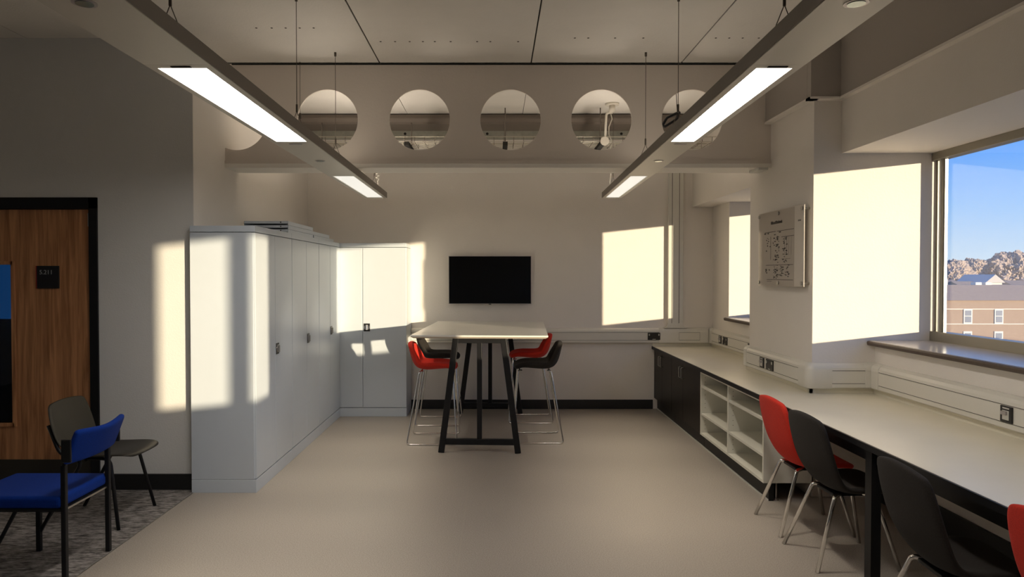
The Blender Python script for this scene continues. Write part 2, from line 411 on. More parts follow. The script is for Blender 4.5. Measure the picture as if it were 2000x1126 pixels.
# ------------------------------------------------------------------ windows
def window(n, y0, y1, z0, z1, mull=None, head=.055):
    """frame in the plane X = 3.15..3.22"""
    f = .055
    bm = B()
    box(bm, 3.15, 3.23, y0, y1, z0, z0+f+.015); box(bm, 3.15, 3.23, y0, y1, z1-head, z1)
    box(bm, 3.15, 3.23, y0, y0+.05, z0, z1); box(bm, 3.185, 3.23, y1-.018, y1, z0, z1)
    box(bm, 3.175, 3.205, y1-.100, y1-.072, z0, z1)
    if mull: box(bm, 3.15, 3.23, mull-.05, mull+.05, z0, z1)
    w = obj('window_%d' % n, bm, 'alu', bevel=.003, kind=ST)
    bx('sunlit_bead', 'alu_pale', (3.180, 3.200, y1-.060, y1-.045, z0+f, z1-head), w)  # pale bead colour stands for the sunlit edge of the frame
    bx('sunlit_bead', 'alu_pale', (3.180, 3.200, y1-.112, y1-.104, z0+f, z1-head), w)  # second sunlit edge, likewise put in by the pale colour
    bx('glass_pane', 'glass', (3.186, 3.192, y0+.04, y1-.015, z0+f, z1-head), w)
    return w
w1 = window(1, 2.43, 5.05, 1.14, 2.495)
w2 = window(2, 6.30, 7.82, 1.14, 2.43, head=.10)
w_added = window(4, -5.8, -2.6, 1.14, 2.495)  # unseen window behind the camera, added for its bounced sunlight
w3 = window(3, -.93, .63, 1.14, 2.495, mull=-.245)
def sill(y0, y1, xw, z=1.14):
    s = bx('window_sill', 'sill', (xw-.045, 3.16, y0, y1, z-.025, z+.002), kind=ST, bevel=.002)
    bm = B(); prism(bm, [(0, z-.034), (-.012, z-.03), (-.016, z-.012), (-.012, z-.002), (0, z)], (xw-.045, y0), (xw-.045, y1), (1,0,0))
    o = obj('sill_edge', bm, 'sill_edge', s); return s
sill(2.43, 5.045, 2.755); sill(6.3, 7.81, 2.62); sill(-5.8, -2.6, 2.755); sill(-.93, .63, 2.755)

# ------------------------------------------------------------------ door
d = boxes('door_1', 'black', [(DX1-.063, DX1, 5.205, 5.30, 0, DH), (DX0, DX0+.063, 5.205, 5.30, 0, DH), (DX0, DX1, 5.205, 5.30, DH-.085, DH)], bevel=.002, kind=ST)
d['label'] = 'oak veneer door in a black frame beside the grey wall'
L0, L1 = DX0+.066, DX1-.066
VX0, VX1, VZ0, VZ1 = -3.87, -3.625, .49, 1.705
LH = DH-.088
bm = B(); box(bm, L0, VX0, 5.235, 5.28, .01, LH); box(bm, VX1, L1, 5.235, 5.28, .01, LH); box(bm, VX0, VX1, 5.235, 5.28, .01, VZ0); box(bm, VX0, VX1, 5.235, 5.28, VZ1, LH)
obj('door_leaf', bm, 'wood', d)
bx('kick_plate', 'kick', (L0+.01, L1-.005, 5.230, 5.236, .012, .225), d)
bm = B()
box(bm, VX1-.012, VX1+.014, 5.222, 5.24, VZ0-.014, VZ1+.014); box(bm, VX0-.014, VX0+.012, 5.222, 5.24, VZ0-.014, VZ1+.014)
box(bm, VX0, VX1, 5.222, 5.24, VZ0-.014, VZ0+.012); box(bm, VX0, VX1, 5.222, 5.24, VZ1-.012, VZ1+.014)
obj('glazing_bead', bm, 'wood', d)
bx('vision_pane', 'vision', (VX0, VX1, 5.25, 5.256, VZ0, VZ1), d)
bx('hinge', 'steel', (L1-.012, L1+.004, 5.222, 5.24, 1.98, 2.08), d)
cs = bx('pane_reflection', mat('blue_reflection_glow', (.01, .02, .05), .3, emit=(.01, .10, .30), estr=.30), (-3.80, -3.60, 5.33, 5.345, 1.28, 1.70)); tag(cs, 'blue glow standing in for a reflection in the narrow door window', 'screen')  # added glow imitates the blue reflection in the vision pane
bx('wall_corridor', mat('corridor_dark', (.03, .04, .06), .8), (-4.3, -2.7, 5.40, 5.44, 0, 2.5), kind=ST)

sg = thing('door_sign', 'small square black room number sign on the oak door', 'sign', (-3.36, 5.235, 1.60))
bx('plate', 'sign', (-.083, .083, -.012, 0, -.085, .085), sg, bevel=.003)
bx('edge_strip', 'red_edge', (-.090, -.083, -.010, 0, -.085, .085), sg)
def text(name, s, size, loc, rot, m, parent, extr=.0006, align='LEFT'):
    c = bpy.data.curves.new(name, 'FONT'); c.body = s; c.size = size; c.extrude = extr; c.align_x = align
    t_ = bpy.data.objects.new(name, c); C.objects.link(t_); bpy.context.view_layer.update()
    me = bpy.data.meshes.new_from_object(t_.evaluated_get(bpy.context.evaluated_depsgraph_get()))
    bpy.data.objects.remove(t_); me.materials.clear(); me.materials.append(M[m])
    o = bpy.data.objects.new(name, me); C.objects.link(o)
    o.parent = parent; o.location = loc; o.rotation_euler = rot
    return o
text('lettering', '5.211', .046, (-.062, -.0125, .022), (PI/2, 0, 0), 'sign_text', sg)

# ------------------------------------------------------------------ tall cabinets
def turn_handle(parent, loc, facing):
    """square black plate with round chrome turn; facing 'x' or 'y'"""
    bm = B(); box(bm, -.036, .036, -.004, 0, -.045, .045)
    p = obj('handle', bm, 'black_plastic', parent, bevel=.003)
    bm = B(); disc(bm, (0, -.004, 0), (0,-1,0), .032, .004, 28, .030)
    r = obj('ring', bm, 'chrome', p, smooth=False)
    bm = B(); box(bm, -.006, .006, -.022, -.006, -.03, .03); obj('turn_bar', bm, 'steel', p, bevel=.003)
    p.location = loc
    if facing == 'x': p.rotation_euler = (0, 0, PI/2)
    return p
def tall_cab(loc, rz, width, depth, hand, label, side_door=None):
    """local: front faces -y, x along the front 0..width"""
    c = thing('tall_cabinet', label, 'cabinet', loc, rz, 'tall grey steel cabinets')
    hgt = 1.98
    bx('carcass', 'cab', (.001, width-.001, .016, depth, .10, 1.93), c, bevel=.002)
    bx('top_cap', 'cab', (.0005, width-.0005, 0, depth, 1.934, hgt), c, bevel=.003)
    bx('plinth', 'cab', (.0005, width-.0005, .001, depth, 0, .098), c, bevel=.002)
    w2_ = width/2
    ds = []
    for k in range(2):
        bm = B(); box(bm, k*w2_+.0035+(.003 if k == 0 else 0), (k+1)*w2_-.0015, 0, .02, .105, 1.929)
        ds.append(obj('door', bm, 'cab_door', c, bevel=.0025))
    h = turn_handle(ds[1], ((w2_+.048) if hand else 0, 0, 1.02), 'y')
    return c
RW = (7.93-5.14)/3
names = ['tall grey steel cabinet in the row, nearest the oak door', 'tall grey steel cabinet in the middle of the three-cabinet row', 'tall grey steel cabinet of the row, in the corner under thin shelves']
for k in range(3):
    # front faces +X: local x runs along +Y
    tall_cab((-1.775, 5.14+k*RW, 0), PI/2, RW-.001, .482, 1, names[k])
tall_cab((-2.017, 7.935, 0), 0, 1.0, .46, 1, 'tall grey steel cabinet against the far wall beside the high table')

# spare shelves on top of the cabinets
def spare_shelf(x0, x1, y0, y1, z, label):
    s = thing('cabinet_shelf', label, 'shelf', (x0, y0, z), 0, 'spare steel shelves on the cabinets')
    w, l = x1-x0, y1-y0; h = .034
    bx('top_sheet', 'cab', (0, w, 0, l, h-.002, h), s)
    bm = B(); box(bm, w-.002, w, 0, l, 0, h-.002); box(bm, 0, .002, 0, l, 0, h-.002); box(bm, 0, w, 0, .002, h*.35, h-.002); box(bm, 0, w, l-.002, l, h*.35, h-.002)
    box(bm, w-.02, w-.002, 0, l, 0, .002); box(bm, .002, .02, 0, l, 0, .002)
    obj('folded_rim', bm, 'cab', s)
    bm = B(); disc(bm, (w-.065, -.001, h*.7), (0,1,0), .006, .003, 12); obj('slot', bm, 'dark_gap', s)
    return s
spare_shelf(-2.20, -1.815, 6.10, 6.93, 1.982, 'grey steel shelf lying on the cabinets, bottom of the taller pile')
spare_shelf(-2.20, -1.815, 6.10, 6.93, 2.018, 'grey steel shelf in the taller pile, second from bottom')
spare_shelf(-2.20, -1.815, 6.10, 6.93, 2.054, 'grey steel shelf topmost of the taller pile on the cabinets')
spare_shelf(-2.22, -1.825, 7.00, 7.85, 1.982, 'grey steel shelf under the lower pile in the corner')
spare_shelf(-2.22, -1.825, 6.96, 7.65, 2.018, 'grey steel shelf on the lower pile near the corner')

# ------------------------------------------------------------------ television
tv = thing('television', 'black flat wall television with thin silver rim over the high table', 'television', (-.068, YB, 1.558))
bx('housing', 'black_plastic', (-.485, .485, -.055, -.02, -.275, .275), tv, bevel=.006)
bx('rim', 'bezel', (-.496, .496, -.066, -.05, -.288, .288), tv, bevel=.003)
bx('screen', 'screen', (-.489, .489, -.068, -.065, -.281, .281), tv)
bx('sensor', 'black_plastic', (-.015, .015, -.069, -.055, -.294, -.284), tv, bevel=.002)
bx('wall_mount', 'black', (-.2, .2, -.02, 0, -.15, .15), tv)

# ------------------------------------------------------------------ trunking
PROF = [(0,.80),(.045,.80),(.055,.808),(.055,.832),(.051,.833),(.051,.836),(.055,.837),(.055,.925),(.051,.926),(.051,.929),(.055,.930),(.053,.948),(.042,.966),(.020,.978),(0,.98)]
FULL = [(0,.797),(.046,.797),(.058,.806),(.0585,.93),(.056,.951),(.045,.969),(.022,.981),(0,.983)]
def trunk_run(parent, p0, p1, side):
    bm = B(); prism(bm, PROF, p0, p1, side); o = obj('duct_body', bm, 'trunking', parent)
    n = Vector(side)
    for z0, z1 in ((.8325, .8365), (.9255, .9295)):
        bm = B(); prism(bm, [(.048, z0), (.0515, z0), (.0515, z1), (.048, z1)], p0, p1, side); obj('groove', bm, 'groove', parent)
def cover(parent, p0, p1, side, name='joint_cover'):
    bm = B(); prism(bm, FULL, p0, p1, side); return obj(name, bm, 'trunking', parent, bevel=.003)
def inset(parent, a, b, zc, axis, pos, n):
    """thin groove rectangle outline on a cover"""
    pass
tk = thing('dado_trunking', 'cream plastic dado trunking along the far wall behind the table', 'trunking')
trunk_run(tk, (-1.015, YB), (1.96, YB), (0,-1,0))
cover(tk, (1.96, YB), (2.558, YB), (0,-1,0), 'tee_cover')
for z in (.835, .927): bx('cover_joint', 'groove', (2.20, 2.45, YB-.0595, YB-.0575, z, z+.003), tk)
for x in (1.92, 2.20, 2.45): bx('cover_joint', 'groove', (x, x+.002, YB-.0592, YB-.0575, .835, .93), tk)
tv2 = thing('vertical_trunking', 'tall cream vertical trunking on the far wall rising from the dado', 'trunking')
bm = B(); box(bm, 2.07, 2.25, YB-.05, YB, .985, 2.9)
obj('duct_body', bm, 'trunking', tv2, bevel=.006)
bx('lid', 'trunking', (2.118, 2.196, YB-.053, YB-.049, .985, 2.9), tv2)
bm = B()
for x in (2.112, 2.198): box(bm, x, x+.005, YB-.0515, YB-.049, .985, 2.9)
obj('groove', bm, 'groove', tv2)
# flared foot where it meets the dado
bm = B(); pts = [(2.02, .982)]
for k in range(7): a = k/6*PI/2; pts.append((2.07 - .05*(1-math.sin(a)), .982+.05*(1-math.cos(a))))
pts += [(2.07, 1.04), (2.25, 1.04)]
for k in range(7): a = (1-k/6)*PI/2; pts.append((2.25 + .05*(1-math.sin(a)), .982+.05*(1-math.cos(a))))
fr = [bm.verts.new((x, YB-.055, z)) for x, z in pts]; bk = [bm.verts.new((x, YB-.001, z)) for x, z in pts]
bm.faces.new(fr); bm.faces.new(bk[::-1])
for k in range(len(pts)): bm.faces.new((fr[k], bk[k], bk[(k+1)%len(pts)], fr[(k+1)%len(pts)]))
obj('flared_foot', bm, 'trunking', tv2)

tb = thing('dado_trunking', 'cream dado trunking under the small far window sill', 'trunking')
trunk_run(tb, (2.62, 6.36), (2.62, YB-.06), (-1,0,0)); cover(tb, (2.62, YB-.13), (2.62, YB-.002), (-1,0,0), 'corner_cover')
cl = thing('dado_trunking', 'cream dado trunking wrapped around the column beneath the framed chart', 'trunking')
trunk_run(cl, (2.30, 5.10), (2.30, 6.24), (-1,0,0))
cover(cl, (2.30, 6.22), (2.30, 6.29), (-1,0,0), 'end_cap')
# rounded outer corner cover
bm = B()
def corner_pts(z, inset_=0):
    r = .058 - inset_; out = []
    for k in range(9):
        a = PI + k/8*PI/2
        out.append((2.30+math.cos(a)*r, 5.05+math.sin(a)*r, z))
    return [(2.30-r, 5.15, z)] + out + [(2.42, 5.05-r, z)]
rows = [corner_pts(z, i_) for z, i_ in ((.797, .012), (.806, 0), (.93, 0), (.951, .003), (.969, .013), (.981, .036))]
V = [[bm.verts.new(p) for p in r] for r in rows]
for a, b in zip(V, V[1:]):
    for k in range(len(a)-1): bm.faces.new((a[k], a[k+1], b[k+1], b[k])).smooth = True
tp = [bm.verts.new((2.30, 5.15, .982)), bm.verts.new((2.30, 5.05, .982)), bm.verts.new((2.42, 5.05, .982))]
n_ = len(V[-1]); 
for k in range(n_-1):
    c_ = tp[0] if k == 0 else (tp[2] if k == n_-2 else tp[1])
    bm.faces.new((V[-1][k], V[-1][k+1], c_))
bm.faces.new((V[-1][1], tp[1], tp[0])); bm.faces.new((V[-1][n_-2], tp[2], tp[1]))
obj('rounded_corner', bm, 'trunking', cl)
trunk_run(cl, (2.42, 5.05), (2.70, 5.05), (0,-1,0)); cover(cl, (2.66, 5.05), (2.755, 5.05), (0,-1,0), 'corner_cover')
tn = thing('dado_trunking', 'cream dado trunking along the wall below the big window', 'trunking')
trunk_run(tn, (2.755, .5), (2.755, 4.93), (-1,0,0)); cover(tn, (2.755, 4.90), (2.755, 4.992), (-1,0,0), 'corner_cover')

# sockets
def socket(loc, facing, wide, label, group='black power sockets on the dado trunking', switch=True):
    """local: plate in x-z plane facing -y"""
    s = thing('power_socket', label, 'socket', loc, 0 if facing == 'y' else -PI/2, group)
    bx('plate', 'black_plastic', (-wide/2, wide/2, -.009, 0, -.043, .043), s, bevel=.003)
    sw = 'alu_pale'
    if wide > .12:
        for x in (-wide/2+.018, wide/2-.018): bx('rocker', sw, (x-.006, x+.006, -.014, -.008, .008, .03), s, bevel=.001)
        for cx in (-.035, .035):
            for q in ((cx-.003, cx+.003, -.0095, -.0088, .002, .012), (cx-.012, cx-.006, -.0095, -.0088, -.016, -.012), (cx+.006, cx+.012, -.0095, -.0088, -.016, -.012)):
                bx('pin_slot', 'dark_gap', q, s)
        bx('label_strip', sw, (-.02, .02, -.0098, -.0085, -.038, -.032), s)
    else:
        bx('label_strip', sw, (-.024, .024, -.0098, -.0085, .028, .035), s)
        bm = B(); box(bm, -.024, .024, -.012, -.008, -.030, .020); f = obj('socket_insert', bm, 'alu_pale', s, bevel=.002)
        bx('shutter', 'bezel', (-.026, .014, -.022, -.011, -.004, .016), s, bevel=.003)
    return s
socket((1.90, YB-.055, .882), 'y', .150, 'wide black double socket on the far wall trunking left of the counter')
socket((2.565, 7.93, .882), 'x', .086, 'small black data socket on the trunking near the far corner')
socket((2.565, 7.76, .882), 'x', .146, 'black double socket beside the data socket under the far window')
socket((2.565, 6.98, .882), 'x', .146, 'black socket half hidden behind the column trunking end')
socket((2.245, 5.845, .882), 'x', .086, 'small black data socket on the column trunking')
socket((2.245, 5.68, .882), 'x', .146, 'black double socket on the column trunking under the chart')
socket((2.70, 3.66, .882), 'x', .086, 'black data socket on the trunking below the big window')

# ------------------------------------------------------------------ worktop and units
wt = thing('worktop', 'long cream laminate worktop with black edge under the windows', 'worktop')
outline = [(1.893, .75), (2.753, .75), (2.753, 5.048), (2.298, 5.048), (2.298, 6.302), (2.618, 6.302), (2.618, YB-.001), (1.893, YB-.001)]
bm = B(); lo = [bm.verts.new((x, y, .728)) for x, y in outline]; hi = [bm.verts.new((x, y, .76)) for x, y in outline]
bm.faces.new(hi); bm.faces.new(lo[::-1])
for k in range(len(outline)): bm.faces.new((lo[k], lo[(k+1)%8], hi[(k+1)%8], hi[k]))
obj('top', bm, 'worktop', wt)
bx('edge_strip', 'black', (1.884, 1.893, .75, YB-.001, .726, .758), wt)
bm = B()
box(bm, 2.735, 2.753, .75, 5.03, .76, .796); box(bm, 2.28, 2.753, 5.03, 5.048, .76, .796); box(bm, 2.28, 2.298, 5.03, 6.302, .76, .796)
box(bm, 2.28, 2.618, 6.302, 6.318, .76, .796); box(bm, 2.60, 2.618, 6.318, YB-.002, .76, .796); box(bm, 1.893, 2.60, YB-.02, YB-.002, .76, .796)
obj('upstand', bm, 'worktop', wt)
bx('front_rail', 'black', (1.93, 1.955, .75, 4.93, .655, .726), wt)
for y in (3.54, 1.6):
    bx('leg', 'black', (1.905, 1.955, y-.03, y+.03, 0, .726), wt)
    bx('cross_rail', 'black', (1.955, 2.74, y-.02, y+.02, .68, .726), wt)

def D_handle(parent, y, z0, z1, x=1.915):
    bm = B(); tube(bm, fillet([(x, y, z1), (x-.032, y, z1), (x-.032, y, z0), (x, y, z0)], .012, 4), .0045, 8)
    return obj('handle', bm, 'steel', parent)
def base_unit(y0, yc, y1, label):
    u = thing('base_unit', label, 'cabinet', group='dark base units under the worktop')
    bx('carcass', 'dark_unit', (1.935, 2.58, y0+.001, y1-.001, .13, .722), u)
    bx('plinth', 'black', (1.955, 2.0, y0, y1, 0, .128), u)
    for a, b, hy in ((y0, yc, yc-.045), (yc, y1, yc+.045)):
        dd = bx('door', 'dark_unit', (1.915, 1.934, a+.002, b-.002, .135, .72), u, bevel=.001)
        D_handle(dd, hy, .565, .675)
base_unit(7.56, 8.0, YB-.004, 'dark brown two-door base unit against the far wall')
base_unit(6.50, 7.10, 7.555, 'dark brown two-door base unit beside the open white shelves')
# open shelf unit
su = thing('shelf_unit', 'open white shelf unit with two bays under the worktop', 'shelving')
Y0, Y1, X0, X1, Z0, Z1 = 4.955, 6.495, 1.915, 2.27, .128, .722
bx('base_board', 'shelf_white', (X0, X1, Y0, Y1, Z0, Z0+.02), su); bx('top_board', 'shelf_white', (X0, X1, Y0, Y1, Z1-.02, Z1), su)
bx('back_board', 'shelf_white', (X1-.008, X1, Y0, Y1, Z0, Z1), su)
YM = 5.725
for a, b in ((Y0, Y0+.02), (YM-.012, YM+.012), (Y1-.02, Y1)): bx('upright', 'shelf_white', (X0, X1, a, b, Z0+.02, Z1-.02), su)
for a, b in ((Y0+.02, YM-.012), (YM+.012, Y1-.02)):
    for z in (.312, .570): bx('shelf', 'shelf_white', (X0+.004, X1-.008, a+.001, b-.001, z, z+.018), su)
bm = B()
for yy in (YM-.012, Y1-.02):
    for k in range(14):
        z = .18+k*.04
        if min(abs(z-.32), abs(z-.578)) < .02: continue
        for xx in (X0+.04, X1-.06): disc(bm, (xx, yy+.0005, z), (0,-1,0), .003, .0012, 6)
obj('peg_hole', bm, 'dark_gap', su, kind='stuff')
bx('plinth', 'black', (1.955, 1.99, Y0, Y1, 0, .126), su)
bx('floor_trim', 'alu_pale', (1.948, 1.954, Y0, YB-.02, 0, .012), kind=ST); bpy.data.objects['floor_trim'].name = 'trim_4'
bm = B(); disc(bm, (2.02, 4.99, 0), (0,0,1), .02, .012, 16); disc(bm, (2.02, 4.99, .01), (0,0,1), .009, .12, 10)
obj('adjustable_foot', bm, 'steel', su)

# ------------------------------------------------------------------ upholstered shells
def shell(rows, nu=8, thick=.03):
    """rows: (x, z, half width, edge forward, edge up)"""
    bm = B(); V = []
    for (x, z, w, fw, up) in rows:
        r = []
        for k in range(nu+1):
            u = -1+2*k/nu; c = abs(u)**2.2
            r.append(bm.verts.new((x+fw*c, u*w, z+up*c)))
        V.append(r)
    for a, b in zip(V, V[1:]):
        for k in range(nu): bm.faces.new((a[k], a[k+1], b[k+1], b[k]))
    return bm
def solid(o, t, offset=0):
    s = o.modifiers.new('solid', 'SOLIDIFY'); s.thickness = t; s.offset = offset
    # thickness first, then smoothing
    b = o.modifiers.new('sub', 'SUBSURF'); b.levels = 2; b.render_levels = 2
    for p in o.data.polygons: p.use_smooth = True

def counter_chair(label, colour):
    c = thing('shell_chair', label, 'chair', group='upholstered shell chairs along the worktop')
    rows = [(.008, .836, .160, .015, -.018), (.010, .815, .202, .018, -.01), (.022, .74, .222, .02, 0), (.042, .64, .232, .026, 0), (.066, .54, .232, .034, 0), (.092, .475, .210, .045, .004),
            (.135, .430, .196, .04, .018), (.20, .412, .198, .01, .03), (.30, .414, .212, 0, .03), (.40, .424, .216, 0, .022), (.46, .424, .205, -.01, .012), (.485, .412, .17, -.02, .004)]
    o = obj('seat_shell', shell(rows), colour, c); solid(o, .034)
    for sy in (-1, 1):
        bm = B(); tube(bm, fillet([(.24, sy*.05, .392), (.135, sy*.125, .392), (.0, sy*.205, .0)], .02), .0115, 10); obj('leg', bm, 'chrome', c)
        bm = B(); tube(bm, fillet([(.28, sy*.05, .392), (.36, sy*.125, .392), (.46, sy*.205, .0)], .02), .0115, 10); obj('leg', bm, 'chrome', c)
    bx('seat_bracket', 'black', (.14, .40, -.09, .09, .380, .398), c, bevel=.004)
    return c
c1 = counter_chair('red upholstered shell chair on chrome legs beside the open white shelves', 'red')
c2 = counter_chair('charcoal upholstered shell chair pushed close behind the red one by the shelves', 'charcoal')
c1.location = (1.755, 4.47, 0); c2.location = (1.74, 3.955, 0); c2.rotation_euler.z = .03
dup(c2, (1.675, 2.90, 0), -.06, 'charcoal upholstered shell chair standing alone before the worktop, its back wide in view')
dup(c1, (1.80, 2.255, 0), .02, 'red upholstered shell chair cut off by the picture edge')

def stool(label, colour, loc, rz):
    c = thing('bar_stool', label, 'stool', loc, rz, 'bar stools around the high table')
    rows = [(-.232, .968, .13, .012, -.018), (-.230, .95, .168, .016, -.012), (-.222, .90, .190, .03, 0), (-.206, .83, .205, .055, .01), (-.186, .765, .205, .06, .03),
            (-.145, .722, .20, .03, .055), (-.07, .712, .198, 0, .055), (.03, .722, .200, 0, .045), (.13, .732, .200, 0, .03), (.20, .725, .188, -.01, .015), (.225, .708, .15, -.02, .005)]
    o = obj('seat_shell', shell(rows), colour, c); solid(o, .045)
    for sy in (-1, 1):
        p = [(-.10, sy*.10, .688), (-.135, sy*.13, .685), (-.245, sy*.235, .0075), (.235, sy*.235, .0075), (.185, sy*.13, .690), (.15, sy*.10, .69)]
        bm = B(); tube(bm, fillet(p, .03), .0075, 8); obj('sled_leg', bm, 'chrome', c)
    bm = B(); tube(bm, [(.219, -.203, .235), (.219, .203, .235)], .0075, 8); obj('footrest', bm, 'chrome', c)
    bm = B(); tube(bm, [(-.12, -.12, .687), (-.12, .12, .687)], .0075, 8); tube(bm, [(.17, -.12, .69), (.17, .12, .69)], .0075, 8); obj('seat_bracket', bm, 'chrome', c)
    return c
stool('red bar stool with chrome sled legs beside the tall grey cabinet', 'red', (-.60, 6.82, 0), 0)
stool('charcoal bar stool behind the red stool next to the cabinets', 'charcoal', (-.62, 7.66, 0), 0)
stool('charcoal bar stool with chrome sled legs on the counter side of the table', 'charcoal', (.405, 6.875, 0), PI)
stool('red bar stool on the counter side, half behind the charcoal stool', 'red', (.38, 7.78, 0), PI)

# ------------------------------------------------------------------ high table
tb_ = thing('high_table', 'white-topped high table on black splayed trestle legs', 'table', (-.105, 7.20, 0), -.0465)
bm = B()
hw, hl = .62, .96
lo = [bm.verts.new((sx*(hw-.022), sy*(hl-.022), 1.045)) for sx, sy in ((-1,-1),(1,-1),(1,1),(-1,1))]
mi = [bm.verts.new((sx*hw, sy*hl, 1.060)) for sx, sy in ((-1,-1),(1,-1),(1,1),(-1,1))]
for a, b in ((lo, mi),):
    for k in range(4): bm.faces.new((a[k], a[(k+1)%4], b[(k+1)%4], b[k]))
bm.faces.new(lo[::-1]); bm.faces.new(mi)
obj('table_edge', bm, 'tableedge', tb_)
bx('tabletop', 'tabletop', (-hw, hw, -hl, hl, 1.060, 1.075), tb_, bevel=.003)
for sy in (-1, 1):
    y = sy*.89
    for sx in (-1, 1):
        bm = B(); bar(bm, (sx*.35, y, 0), (sx*.215, y, 1.045), .055, .045, up=(0,1,0)); 
        bm.verts.ensure_lookup_table()
        o = obj('leg', bm, 'black', tb_, bevel=.004)
    bx('cross_bar', 'black', (-.335, .335, y-.018, y+.018, .074, .128), tb_, bevel=.003)
    bx('centre_post', 'black', (-.022, .022, y-.02, y+.02, .128, 1.02), tb_, bevel=.003)
    bx('top_rail', 'black', (-.20, .20, y-.022, y+.022, 1.0, 1.045), tb_, bevel=.003)
for x in (-.12, .12): bx('long_rail', 'black', (x-.015, x+.015, -.868, .868, 1.015, 1.044), tb_)
sk = bx('desk_socket_strip', 'black_plastic', (.16, .5, 7.55, 7.60, 1.012, 1.043)); tag(sk, 'black socket strip hanging under the high tabletop', 'socket strip')

# ------------------------------------------------------------------ luminaires
def luminaire(label, x_near, x_far, w_near, w_far, group='long suspended linear lights'):
    """runs from y=-.3 (near) to y=7.5 (far)"""
    L = thing('linear_luminaire', label, 'ceiling light', (0, 0, 0), 0, group)
    zb, zt = 2.441, 2.503
    yn, yf = 2.09, 7.50
    def X(y): t = (y-yn)/(yf-yn); return x_near+(x_far-x_near)*t
    def Wd(y): t = (y-yn)/(yf-yn); return w_near+(w_far-w_near)*t
    mods = [(-.30, 1.28, 1), (1.28, 2.755, 0), (2.755, 4.375, 1), (4.375, 5.79, 0), (5.79, 7.50, 1)]
    def slab(bm, y0, y1, z0, z1, ins=0, off=0):
        vs = []
        for z in (z0, z1):
            for y, s in ((y0,-1),(y0,1),(y1,1),(y1,-1)):
                vs.append(bm.verts.new((X(y)+s*(Wd(y)/2-ins)+off, y, z)))
        for f in ((3,2,1,0),(4,5,6,7),(0,1,5,4),(1,2,6,5),(2,3,7,6),(3,0,4,7)): bm.faces.new([vs[i] for i in f])
    def fr(y0, y1, s, bm, ins=0):
        a0, a1 = s*(Wd(y0)/2), s*(Wd(y1)/2); b0, b1 = a0-s*.032, a1-s*.032
        vs = [bm.verts.new((X(y)+q, y, z)) for z in (zb, zt) for y, q in ((y0,a0),(y1,a1),(y1,b1),(y0,b0))]
        for f in ((3,2,1,0),(4,5,6,7),(0,1,5,4),(1,2,6,5),(2,3,7,6),(3,0,4,7)): bm.faces.new([vs[i] for i in f])
    for i, (a, b, lit) in enumerate(mods):
        bm = B()
        if lit:
            fr(a+.001, b-.001, -1, bm); fr(a+.001, b-.001, 1, bm)
            slab(bm, a+.001, a+.045, zb, zt, .032); slab(bm, b-.045, b-.001, zb, zt, .032)
            slab(bm, a+.045, b-.045, zb+.02, zt, .032)
        else:
            slab(bm, a+.001, b-.001, zb, zt)
        o = obj('housing', bm, 'lum', L)
        if i == 3:
            bm = B(); slab(bm, a+.1, b-.1, zt, zt+.003, .05); obj('added_fill_strip', bm, 'fill_up_mid', o)  # unseen from below, added as fill for the ceiling
        if lit:
            bm = B(); slab(bm, a+.046, b-.046, zb+.006, zb+.016, .033)
            obj('diffuser', bm, 'alu_pale' if i == 0 and x_near < 0 else ('diffuser' if i < 4 else 'diffuser_warm'), o)
            if i == 4:
                bm = B(); slab(bm, a+.2, b-.2, zt, zt+.003, .05)
                obj('added_fill_strip', bm, 'fill_up', o)  # unseen from below, added as fill behind the beam
    # dark side profiles
    for s in (-1, 1):
        bm = B(); vs = []
        for y in (-.30, 7.50):
            for z in (zb+.003, zt):
                for q in (0, .004): vs.append(bm.verts.new((X(y)+s*(Wd(y)/2+q), y, z)))
        for f in ((0,1,3,2),(4,6,7,5),(0,4,5,1),(2,3,7,6),(0,2,6,4),(1,5,7,3)): bm.faces.new([vs[i] for i in f])
        obj('side_profile', bm, 'lum_side', L)
    # spots and detectors
    for y in (2.13, 5.05):
        bm = B(); disc(bm, (X(y), y, zb+.001), (0,0,-1), .036, .004, 28); r = obj('downlight_ring', bm, 'bezel', L)
        bm = B(); disc(bm, (X(y), y, zb-.003), (0,0,-1), .026, .002, 24); obj('lens', bm, 'clear_led', r)
    for y in ((3.0, 3.9, 5.05, 6.0, 7.0) if x_near < 0 else (4.2, 5.05, 6.0, 7.0)):      # narrow beams added to brighten the floor; only one meets a lens
        if True:
            ld = bpy.data.lights.new('added_beam', 'SPOT'); lo_ = bpy.data.objects.new('added_beam', ld); C.objects.link(lo_)
            ld.energy = 34; ld.color = (1.0, .89, .72); ld.spot_size = math.radians(58); ld.spot_blend = 1.0; ld.shadow_soft_size = .03
            lo_.parent = L; lo_.location = (X(y), y, zb-.012)
    for y in (2.775, 4.40):
        bx('presence_sensor', 'dark_gap' if y < 3 else 'bezel', (X(y)-.035, X(y)+.045, y-.006, y+.012, zb-.004, zb+.001), L, bevel=.003)
    # suspension wires
    for y in (2.70, 4.45, 5.56, 7.40):
        x = X(y)
        bm = B(); tube(bm, [(x, y, 2.68), (x, y, H)], .0022, 6)
        tube(bm, [(x, y, 2.655), (x-.06, y, zt)], .002, 5); tube(bm, [(x, y, 2.655), (x+.06, y, zt)], .002, 5)
        s_ = obj('suspension_wire', bm, 'cable', L)
        bm = B(); tube(bm, [(x, y, 2.65), (x, y, 2.66), (x, y, 2.69), (x, y, 2.70)], .0065, 8); obj('gripper', bm, 'cable', s_)
        bm = B(); tube(bm, [(x, y, H-.03), (x, y, H)], .009, 8); obj('ceiling_fitting', bm, 'cable', s_)
        bx('wire_clip', 'lum_side', (x-.055, x+.055, y-.01, y+.01, zt, zt+.004), s_)
    return L
luminaire('long suspended linear light on the side of the oak door', -1.248, -1.286, .262, .232)
